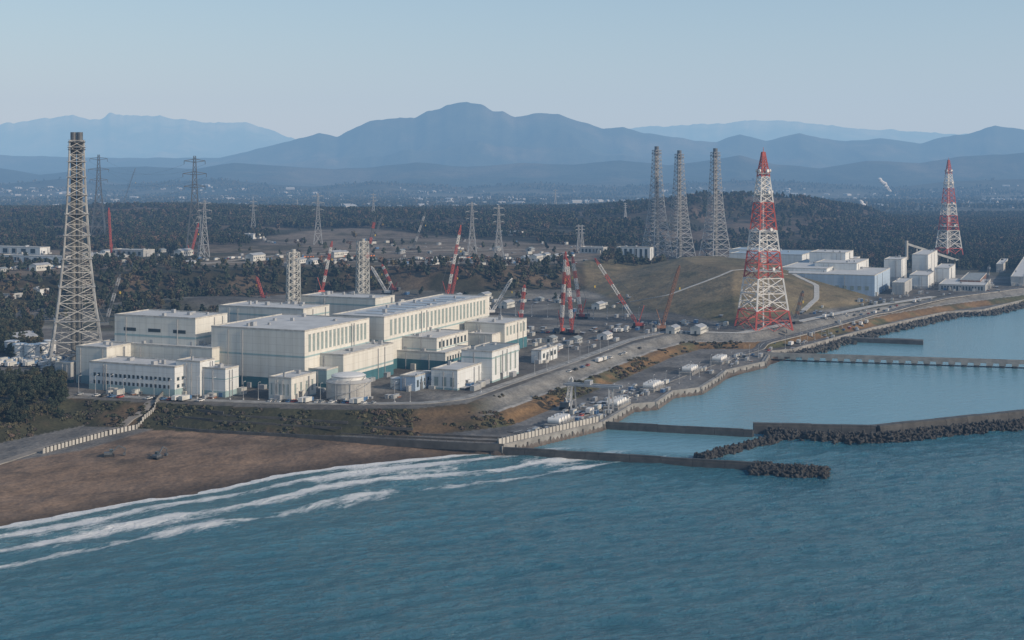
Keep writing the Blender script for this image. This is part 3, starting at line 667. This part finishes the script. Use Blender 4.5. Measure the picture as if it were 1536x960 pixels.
def pylon(cx,by,ty,zg,mk='steelg',hb=None,w=.5,arms=3,name='transmission_tower'):
    x,d=G(cx,by,zg); zb=hz(x,d)-1; zt=H-(ty-HY)*d/F; h=zt-zb; hb=hb or h*.085
    mb=MB(); lattice(mb,x,d,zb,zt,interp([0,.55,1],[hb,hb*.36,hb*.12]),10,w*1.3,w*.7,lambda s:0,.2)
    tips=[]
    for k in range(arms):
        z=zb+h*(.95-.13*k); al=h*.105*(1+.12*(k==1)); c,s_=math.cos(.25),math.sin(.25)
        for sg in (-1,1):
            tip=Vector((x+sg*al*c,d+sg*al*s_,z)); mb.beam((x,d,z+h*.02),tip,w*.8); mb.beam((x,d,z-h*.015),tip,w*.8); mb.beam(tip,tip-Z*h*.035,w*.6); tips.append(tip-Z*h*.035)
    mb.build(name,[mk]); PT.append(tips)
for a in [(148,352,232,40,'steeld',None,.8),(292,378,234,36,'steeld',None,1.0),(307,384,300,36),(302,384,322,36),(477,366,290,36),(708,378,303,36),(748,382,308,36),(868,374,337,36),(873,374,337,36),(380,330,300,60),(560,320,290,60),(833,312,284,45),(446,312,300,45),(938,330,304,50),(1300,330,302,20)]: pylon(*a)
mb=MB()
for i,j in ((1,0),(2,4),(4,9),(5,6),(5,10),(7,6)):
    for a,b_ in zip(PT[i],PT[j]):
        L=(b_-a).length; q=[a.lerp(b_,k/10)-Z*(L*.035*4*(k/10)*(1-k/10)) for k in range(11)]
        for u_,v_ in zip(q[:-1],q[1:]): mb.beam(u_,v_,.12)
mb.build('power_lines',['steeld'])

# ---------------------------------------------------------------- crawler cranes
def crane(bx,by,tx,ty,zg,cols=('red','rw'),sec=2.0,bands=7,ch=.36):
    x,d=G(bx,by,zg); zb=hz(x,d); tip=Vector((GX(tx,d),d+6,H-(ty-HY)*d/F)); e=empty('crawler_crane')
    foot=Vector((x,d,zb+2.6)); ax=(tip-foot); L=ax.length; dn=ax/L; hx=Vector((dn.x,dn.y,0))
    hx=hx.normalized() if hx.length>.05 else Vector((1,0,0)); hy=Vector((-hx.y,hx.x,0)); up=dn.cross(hy).normalized()
    mb=MB(); n=max(10,int(L/3.2))
    for k in range(n):
        s0=k/n;s1=(k+1)/n; f0=min(1,s0*8+.25,(1-s0)*8+.25);f1=min(1,s1*8+.25,(1-s1)*8+.25); m=int(s0*bands)%2
        c0=[foot+dn*L*s0+hy*a*sec/2*f0+up*b_*sec/2*f0 for a,b_ in ((-1,-1),(1,-1),(1,1),(-1,1))]; c1=[foot+dn*L*s1+hy*a*sec/2*f1+up*b_*sec/2*f1 for a,b_ in ((-1,-1),(1,-1),(1,1),(-1,1))]
        for q in range(4):
            mb.beam(c0[q],c1[q],ch,m); mb.beam(c0[q],c1[(q+1)%4],ch*.6,m); mb.beam(c1[q],c1[(q+1)%4],ch*.6,m)
    mb.build('boom',list(cols),e)
    mb=MB(); mast=foot-hx*5+Z*min(16,L*.28); mb.beam(foot,mast,.5,0); mb.beam(mast,tip,.16,1); mb.beam(mast,foot-hx*7,.3,1)
    mb.beam(tip,tip-Z*L*.35,.14,1); mb.box(tip-Z*L*.36,(1,1,2),None,2); mb.build('mast_and_rigging',[cols[0],'steeld','yellow'],e)
    mb=MB(); A3=(hx,hy,Z)
    for sg in (-1,1):
        mb.box(Vector((x,d,zb+.8))+hy*3*sg,(9,1.3,1.5),A3,1); mb.cyl(Vector((x,d,zb+.8))+hy*(3*sg-.65)+hx*4.5,Vector((x,d,zb+.8))+hy*(3*sg+.65)+hx*4.5,.75,.75,10,1)
    mb.box(Vector((x,d,zb+1.6)),(4,6,.8),A3,1); mb.box(Vector((x,d,zb+3.1))-hx*1.5,(8,3.6,2.2),A3,0); mb.box(Vector((x,d,zb+3.4))-hx*6.5,(2,5,2.8),A3,2); mb.box(Vector((x,d,zb+3.3))+hx*2.8+hy*2.4,(2,1.4,2.2),A3,3)
    mb.build('crawler_body',[cols[0],'black','steeld','glass'],e)
RW=('red','rw'); RD=('red','red'); GY=('steeld','steelg'); WH=('rw','steelw')
for a in [(158,492,177,412,12,GY),(167,384,161,312,36,RD),(183,312,202,252,60,('steeld','steeld')),(287,382,296,335,36,RD),(483,440,497,362,14,RW),(395,452,383,416,14,RD),(548,400,562,325,36,('steeld','red')),(560,358,574,322,40,('steeld','steeld')),
          (580,442,556,400,14,WH),(590,440,572,397,14,RW),(620,372,638,318,36,GY),(671,447,691,338,14,RW),(676,450,686,400,14,RD),(738,472,768,418,12,WH),(781,486,787,428,12,RW),(842,500,849,378,12,RW),(858,502,851,388,12,RW),(872,478,859,385,12,RW),(957,492,893,388,12,RW),(993,462,1021,399,30,('rust','rust')),(1193,478,1207,437,16,('steeld','rust')),(1480,432,1487,398,12,('steeld','steelg')),(852,612,858,568,4,WH)]:
    crane(*a)
def gantry(cx,cy,zg,ln,ht):
    x,d=G(cx,cy,zg); c=Vector((x,d,hz(x,d))); e=empty('gantry_crane'); mb=MB()
    for a in (-1,1):
        for b_ in (-1,1):
            mb.beam(c+V*a*ln/2+U*b_*4,c+V*a*ln/2+U*b_*2.6+Z*ht,.9,0); mb.box(c+V*a*ln/2+U*b_*4+Z*.5,(2.4,1.2,1),(U,V,Z),1)
        mb.beam(c+V*a*ln/2-U*4+Z*ht*.4,c+V*a*ln/2+U*4+Z*ht*.4,.5,0)
    for b_ in (-1,1):
        mb.beam(c-V*(ln/2+6)+U*b_*2.6+Z*ht,c+V*(ln/2+5)+U*b_*2.6+Z*ht,1.2,0)
    mb.box(c+V*2+Z*(ht+1.6),(5,3.5,2.2),(U,V,Z),0); mb.beam(c+V*2+Z*ht,c+V*2+Z*ht*.5,.2,1); mb.box(c+V*2+Z*ht*.48,(1.5,1.5,1.2),(U,V,Z),1)
    mb.build('portal_frame',['steelg','steeld'],e)
gantry(888,617,4,22,15)
mb=MB(); x,d=G(1360,392,20); 
for k in range(6): mb.beam((x+k*14,d,12),(x+k*14,d,44-k*4.5),1.1); 
mb.beam((x,d,44),(x+70,d,21),2.2,0,3); mb.cyl((x,d,12),(x,d,48),2,2,12,1); mb.build('conveyor_bridge',['steelw','concl'])
def pumps(cx,cy,n=4):
    x,d=G(cx,cy,4); e=empty('intake_screen_unit'); c=Vector((x,d,hz(x,d))); mb=MB()
    mb.box(c+Z*.9+U*(n*2.1),(n*4.6+4,9,1.8),(U,V,Z),2)
    for i in range(n):
        p=c+U*(i*4.4+1.5)+Z*3.4; mb.cyl(p-V*3.2,p+V*3.2,1.7,1.7,16,0); mb.cyl(p-V*3.6,p-V*3.2,1.2,1.7,16,0)
        mb.box(p-Z*1.4,(2.6,4,.8),(U,V,Z),1); mb.cyl(p,p+Z*2.6,.5,.4,8,1)
    mb.build('screen_housings',['tank','steelg','conc'],e)
    mb=MB()
    for i in range(5): mb.beam(c-V*5.2+U*i*4.5+Z*.2,c-V*5.2+U*i*4.5+Z*3.4,.25,0)
    mb.beam(c-V*5.2+Z*3.4,c-V*5.2+U*18+Z*3.4,.3,0); mb.beam(c-V*5.2+Z*2.6,c-V*5.2+U*18+Z*2.6,.2,0); mb.build('handrail',['steelg'],e)
for a in [(918,613),(972,586),(1030,561),(1075,545),(830,640)]: pumps(*a)
# ---------------------------------------------------------------- small site objects (instanced masses)
def car(name,mk):
    mb=MB(); mb.box((0,0,.65),(4.3,1.75,.6),None,0); mb.box((-.2,0,1.2),(2.3,1.6,.55),None,1); mb.box((-.2,0,1.5),(1.9,1.5,.08),None,0)
    for a in (-1.35,1.35):
        for b_ in (-.8,.8): mb.cyl((a,b_-.1,.35),(a,b_+.1,.35),.35,.35,10,2)
    return mb.build(name,[mk,'glass','black'],link=False)
def truck(name,mk,mk2):
    mb=MB(); mb.box((3,0,1.6),(1.8,2.2,2),None,0); mb.box((3.3,0,2.0),(1.3,2.1,.8),None,2); mb.box((-1,0,1.9),(6,2.4,2.2),None,1); mb.box((0,0,.7),(7.6,1.6,.3),None,3)
    for a in (-3,-1.8,2.9):
        for b_ in (-1,1): mb.cyl((a,b_-.15,.5),(a,b_+.15,.5),.5,.5,10,3)
    return mb.build(name,[mk,mk2,'glass','black'],link=False)
def cont(name,mk,l=6,w=2.5,h=2.6):
    mb=MB(); mb.box((0,0,h/2),(l,w,h),None,0)
    k=-l/2+.3
    while k<l/2: mb.box((k,0,h/2),(.12,w+.12,h-.3),None,0); k+=.6
    mb.box((0,0,h+.05),(l+.1,w+.1,.1),None,1); mb.box((l/2+.04,0,h/2),(.08,.08,h-.3),None,1); return mb.build(name,[mk,'steelg'],link=False)
def shed(name,mk,l,w,h,rf='roofb'):
    mb=MB(); mb.box((0,0,h/2),(l,w,h),None,0)
    for sg in (-1,1): mb.face([(-l/2-.3,sg*(w/2+.3),h),(l/2+.3,sg*(w/2+.3),h),(l/2+.3,0,h+w*.22),(-l/2-.3,0,h+w*.22)],1)
    for e in (-1,1): mb.face([(e*l/2,-w/2,h),(e*l/2,w/2,h),(e*l/2,0,h+w*.22)],0)
    for k in range(int(l/3)): mb.box((-l/2+1.8+k*3,-w/2-.03,h*.55),(1.4,.1,1.1),None,2)
    mb.box((-l/2-.03,0,1.2),(.1,1.6,2.4),None,2)
    return mb.build(name,[mk,rf,'glass'],link=False)
cars=[car('parked_car','rw'),car('parked_car','steelg'),car('parked_car','rw'),car('parked_car','black'),car('parked_car','bluep'),truck('box_truck','rw','rw'),truck('box_truck','bluep','steelw'),car('parked_car','red')]
conts=[cont('shipping_container','steelg'),cont('shipping_container','steelw'),cont('shipping_container','greyw',9),cont('pallet_stack','conc',4,4,1.2),cont('pallet_stack','rust',5,2.4,1.0),cont('generator_unit','steelw',7,2.6,3),cont('pipe_stack','steeld',9,3,1),cont('shipping_container','steelg',3,2,2),cont('shipping_container','bluep',6),cont('pipe_stack','steeld',6,3,1.4)]
sheds=[shed('site_office','rw',12,7,3.2,'steelg'),shed('site_office','steelw',18,8,5,'steelg'),shed('site_office','greyw',9,6,3,'roofd')]
ang=math.atan2(U.y,U.x)
def rowpts(L):
    P=[]
    for (ax_,ay,bx_,by_,z,n,rows) in L:
        a=G(ax_,ay,z);b_=G(bx_,by_,z)
        for rr in range(rows):
            for i in range(n):
                if random.random()<.22: continue
                k=(i+random.uniform(-.1,.1))/max(1,n-1); P.append((a[0]+(b_[0]-a[0])*k,a[1]+(b_[1]-a[1])*k+rr*7))
    P=np.array(P); z=height(P[:,0],P[:,1]); return np.stack([P[:,0],P[:,1],z+.05],-1)
scatter('parked_cars',rowpts([(-60,552,72,549,12,46,4),(400,603,560,606,12,24,1),(180,600,300,603,12,12,1),(440,391,560,388,36,30,2),(600,386,720,384,36,40,2),(760,386,860,384,36,24,2),(300,388,380,386,36,16,1),(855,560,960,522,10,14,1),(860,628,1000,575,4,14,1),(1080,545,1300,488,4,22,1),(1240,478,1400,450,12,18,2),(790,500,940,498,12,20,1),(120,598,180,600,12,6,1),(10,400,90,398,38,20,3)]),cars,.95,1.1,(ang-.05,ang+.05),seed=3)
scatter('storage_crates',rowpts([(440,384,560,381,36,30,1),(640,384,720,382,36,20,1)]),[cont('orange_crate','orange',3,2.5,1.6)],.7,1.0,seed=4)
def areapts(polys,n,z,seed):
    r=random.Random(seed); P=[]
    for pl_,k in polys:
        w=[G(a,b_,z) for a,b_ in pl_]; xs=[q[0] for q in w]; ys=[q[1] for q in w]
        X_=np.array([r.uniform(min(xs),max(xs)) for _ in range(k*14)]);Y_=np.array([r.uniform(min(ys),max(ys)) for _ in range(k*14)])
        o_=(sdpoly(X_,Y_,w)>0)&(fbm(X_/28,Y_/28,2,66)>-.1); ii=np.where(o_)[0][:k]; P+= [(X_[i],Y_[i]) for i in ii]
    P=np.array(P); zz=height(P[:,0],P[:,1]); return np.stack([P[:,0],P[:,1],zz+.02],-1)
scatter('site_containers',areapts([([(790,545),(950,508),(1100,495),(1080,480),(790,490)],75),([(480,604),(700,592),(740,575),(600,585)],40),([(600,470),(980,480),(950,450),(600,445)],45),([(130,596),(400,600),(400,588),(130,585)],16),([(1200,480),(1400,445),(1400,437),(1200,468)],26),([(0,545),(80,560),(80,510),(0,505)],40),([(1340,450),(1500,437),(1500,425),(1400,430)],30)],0,12,5),conts,.6,1.1,(ang,ang),seed=6)
scatter('quay_equipment',areapts([([(780,655),(905,628),(960,600),(1080,556),(1070,540),(920,590),(860,610)],110),([(1080,556),(1300,492),(1300,480),(1080,538)],60)],0,4,7),conts,.35,.9,(ang,ang+.01),seed=7)
scatter('site_containers',areapts([([(150,400),(880,396),(880,376),(150,380)],120),([(380,372),(900,372),(900,360),(380,360)],40)],0,36,8),conts,.7,1.3,(ang-.4,ang+.4),seed=8)
scatter('site_sheds',areapts([([(150,400),(880,396),(880,372),(150,376)],24),([(-50,410),(150,405),(150,385),(-50,385)],16)],0,36,9),sheds,.8,1.5,(ang,ang+.01),seed=9)
scatter('site_sheds',areapts([([(620,470),(980,478),(950,450),(620,446)],9),([(0,560),(80,560),(80,500),(0,500)],8),([(800,540),(950,510),(1090,495),(1060,482),(800,500)],8)],0,12,10),sheds,.7,1.2,(ang,ang+.01),seed=10)
def mast(name,h):
    mb=MB(); mb.cyl((0,0,0),(0,0,h),.16,.09,8,0); mb.beam((0,0,h),(1.6,0,h+.2),.14,0); mb.box((1.7,0,h+.15),(.9,.4,.18),None,1); mb.box((0,0,.25),(.7,.7,.5),None,1); return mb.build(name,['steelg','rw'],link=False)
scatter('street_lamps',rowpts([(120,596,640,604,12,24,1),(700,596,1000,496,12,20,1),(900,612,1300,484,4,30,1),(620,470,960,480,12,16,2)]),[mast('street_lamp',10)],.9,1.2,(ang,ang+.01),seed=12)
# town on the plain
x,y,r=cand(3200,4800,8300,seed=23); nn=fbm(x/500,y/300,3,55); k=nn>-.05; z=height(x,y)
big=[shed('house','houset',13,9,5,'roofd'),shed('house','houset',16,11,6,'roofd'),shed('house','steelg',12,9,6,'roofb'),shed('house','houset',12,9,5,'roofd'),shed('house','houset',14,9,5,'steeld'),shed('house','houset',14,9,6,'roofd'),shed('factory_building','steelg',40,20,7,'steelg')]
scatter('distant_town',np.stack([x,y,z],-1)[k],big,.7,1.3,seed=24)
x,y,r=cand(28000,4400,8600,seed=25); nn=fbm(x/350,y/250,3,56); k=nn>-.05; z=height(x,y)
scatter('distant_woods',np.stack([x,y,z],-1)[k],[tree('pine_tree','pine',110,2.0,31),tree('broadleaf_tree','broad',110,2.0,32)],1.2,2.0,seed=26)

# ---------------------------------------------------------------- beach fence, sea wall, excavators
mb=MB(); L=[G(a,b_,5) for a,b_ in [(66,676),(110,664),(160,651),(205,641),(232,629),(246,612)]]
for a,b_ in zip(L[:-1],L[1:]):
    a=Vector((*a,0));b2=Vector((*b_,0)); d=(b2-a).normalized(); n=Vector((-d.y,d.x,0)); k=0
    while k<(b2-a).length:
        p=a+d*k; z=hz(p.x,p.y); mb.box(p+Z*(z+1.2),(1.7,.25,2.4),(d,n,Z),0); mb.box(p+d*1.2+Z*(z+1.4),(.3,.5,2.9),(d,n,Z),1); k+=2.6
mb.build('concrete_fence',['concl','pierc'])
mb=MB(); L=[G(a,b_,4) for a,b_ in [(236,641),(300,647),(400,652),(500,657),(600,662),(700,667),(755,669)]]
for a,b_ in zip(L[:-1],L[1:]):
    a=Vector((*a,0));b2=Vector((*b_,0)); d=(b2-a).normalized(); n=Vector((-d.y,d.x,0)); mb.box((a+b2)/2+Z*3.2,((b2-a).length+.3,1,3.6),(d,n,Z),0)
    for o_,zt in ((11,1.2),(20,1.4)):
        c=(a+b2)/2+n*o_; mb.box(c+Z*(hz(c.x,c.y)+.3),((b2-a).length+.3,.5,zt),(d,n,Z),1)
    k=0
    while k<(b2-a).length: p=a+d*k; mb.box(p+Z*5.5,(.2,.2,1.3),(d,n,Z),1); k+=4
mb.build('sea_wall',['concd','pierc'])
mb=MB(); a=Vector((*QL[0],0));b2=Vector((*QL[1],0)); d=(b2-a).normalized(); n=Vector((-d.y,d.x,0)); k=0
while k<(b2-a).length: mb.box(a+d*(k+1.3)+n*3.4+Z*5.4,(2.4,.5,3.2),(d,n,Z),0); mb.box(a+d*k+n*3.3+Z*5.6,(.35,.9,3.8),(d,n,Z),1); k+=2.8
mb.build('flood_wall',['concl','conc'])
def excavator(cx,cy,zg,ang_,mk='steeld',s=1.15):
    x,d=G(cx,cy,zg); c=Vector((x,d,hz(x,d))); e=empty('excavator'); a=Vector((math.cos(ang_),math.sin(ang_),0)); n=Vector((-a.y,a.x,0)); A3=(a,n,Z); mb=MB()
    for sg in (-1,1):
        mb.box(c+n*1.2*sg*s+Z*.45*s,(3.4*s,.6*s,.75*s),A3,1)
        for q in (-1,1): mb.cyl(c+n*(1.2*sg-.3)*s+a*1.7*q*s+Z*.45*s,c+n*(1.2*sg+.3)*s+a*1.7*q*s+Z*.45*s,.42*s,.42*s,10,1)
    mb.box(c+Z*1.35*s-a*.5*s,(3.2*s,2.5*s,.9*s),A3,0); mb.box(c+Z*1.9*s+a*.7*s+n*.7*s,(1.4*s,1*s,1.7*s),A3,2); mb.build('undercarriage_and_cab',[mk,'black','glass'],e)
    mb=MB(); p0=c+a*1.0*s+Z*1.6*s;p1=c+a*3.6*s+Z*4.2*s;p2=c+a*6.4*s+Z*2.8*s;p3=c+a*5.9*s+Z*.7*s
    mb.beam(p0,p1,.45*s);mb.beam(p1,p2,.4*s);mb.beam(p2,p3,.3*s);mb.box(p3,(1.0*s,1.2*s,.9*s),A3,0); mb.build('boom_and_bucket',[mk],e)
excavator(164,687,2.8,.3); excavator(236,690,2.8,1.2)
def plume(cx,cy,d,s):
    m_=M.get('steam')
    if not m_:
        m_,t_,b_=nt('steam'); b_.inputs['Base Color'].default_value=(.85,.86,.88,1); b_.inputs['Roughness'].default_value=1; M['steam']=m_
        f=noise(t_,.03,4); t_.links.new(ramp(t_,f,[(.35,.15),(.65,.6)]),b_.inputs['Alpha'])
    mb=MB(); x=GX(cx,d); z=H-(cy-HY)*d/F; r=random.Random(int(cx))
    for k in range(16):
        q=k/16; p=Vector((x-q*s*2.2+r.uniform(-.2,.2)*s,d,z+q*s*2.6)); rr=s*(.15+.45*q*(1.3-q))
        for j in range(4): 
            o=Vector((r.uniform(-1,1),r.uniform(-1,1),r.uniform(-1,1)))*rr*.5; mb.dome(p+o,rr,rr,10,0); mb.dome(p+o,rr,-rr,10,0)
    mb.build('steam_plume',['steam'])
plume(1335,287,6500,24); plume(1304,318,4600,15)
print('objects',time.time()-T0)

# ---------------------------------------------------------------- haze: uniform absorbing volume, given its own emission in place of scattered airlight
mb=MB(); mb.box((0,18000,1200),(60000,44000,2500),None,0)
hm=bpy.data.materials.new('haze'); hm.use_nodes=True; t=hm.node_tree; t.nodes.clear(); o=t.nodes.new('ShaderNodeOutputMaterial')
ab=t.nodes.new('ShaderNodeVolumeAbsorption'); em=t.nodes.new('ShaderNodeEmission'); ad=t.nodes.new('ShaderNodeAddShader')
BE=(3.0,4.7,6.9); J=(.41,.53,.65); K=7.1
ab.inputs['Density'].default_value=K*1e-5; ab.inputs['Color'].default_value=tuple(1-b_/K for b_ in BE)+(1,)
em.inputs['Color'].default_value=tuple(b_*j/K for b_,j in zip(BE,J))+(1,); em.inputs['Strength'].default_value=K*1e-5
t.links.new(ab.outputs[0],ad.inputs[0]); t.links.new(em.outputs[0],ad.inputs[1]); t.links.new(ad.outputs[0],o.inputs['Volume']); M['haze']=hm
mb.build('haze',['haze'])

# ---------------------------------------------------------------- light, sky, camera
el=math.radians(26); az=math.radians(117)
sd=Vector((math.sin(az)*math.cos(el),math.cos(az)*math.cos(el),math.sin(el)))
sl=bpy.data.lights.new('sun','SUN'); sl.energy=3.9; sl.angle=math.radians(.5); sl.color=(1,.94,.85)
so=bpy.data.objects.new('sun',sl); scene.collection.objects.link(so); so.rotation_euler=sd.to_track_quat('Z','Y').to_euler()
w=bpy.data.worlds.new('World'); scene.world=w; w.use_nodes=True; t=w.node_tree; bg=t.nodes['Background']
sk=t.nodes.new('ShaderNodeTexSky'); sk.sky_type='NISHITA'; sk.sun_disc=False; sk.sun_elevation=el; sk.sun_rotation=az; sk.air_density=1.0; sk.dust_density=.8; sk.ozone_density=2.0
t.links.new(sk.outputs[0],bg.inputs['Color']); bg.inputs['Strength'].default_value=.125
cam=bpy.data.cameras.new('camera'); co=bpy.data.objects.new('camera',cam); scene.collection.objects.link(co); co.location=(0,0,H); co.rotation_euler=(math.radians(90),0,0)
cam.sensor_width=36; cam.lens=F/1536*36; cam.shift_y=-(480-HY)/1536; cam.clip_start=1; cam.clip_end=120000
scene.camera=co
scene.view_settings.view_transform='Standard'; scene.view_settings.look='None'; scene.view_settings.exposure=0
print('done',time.time()-T0)
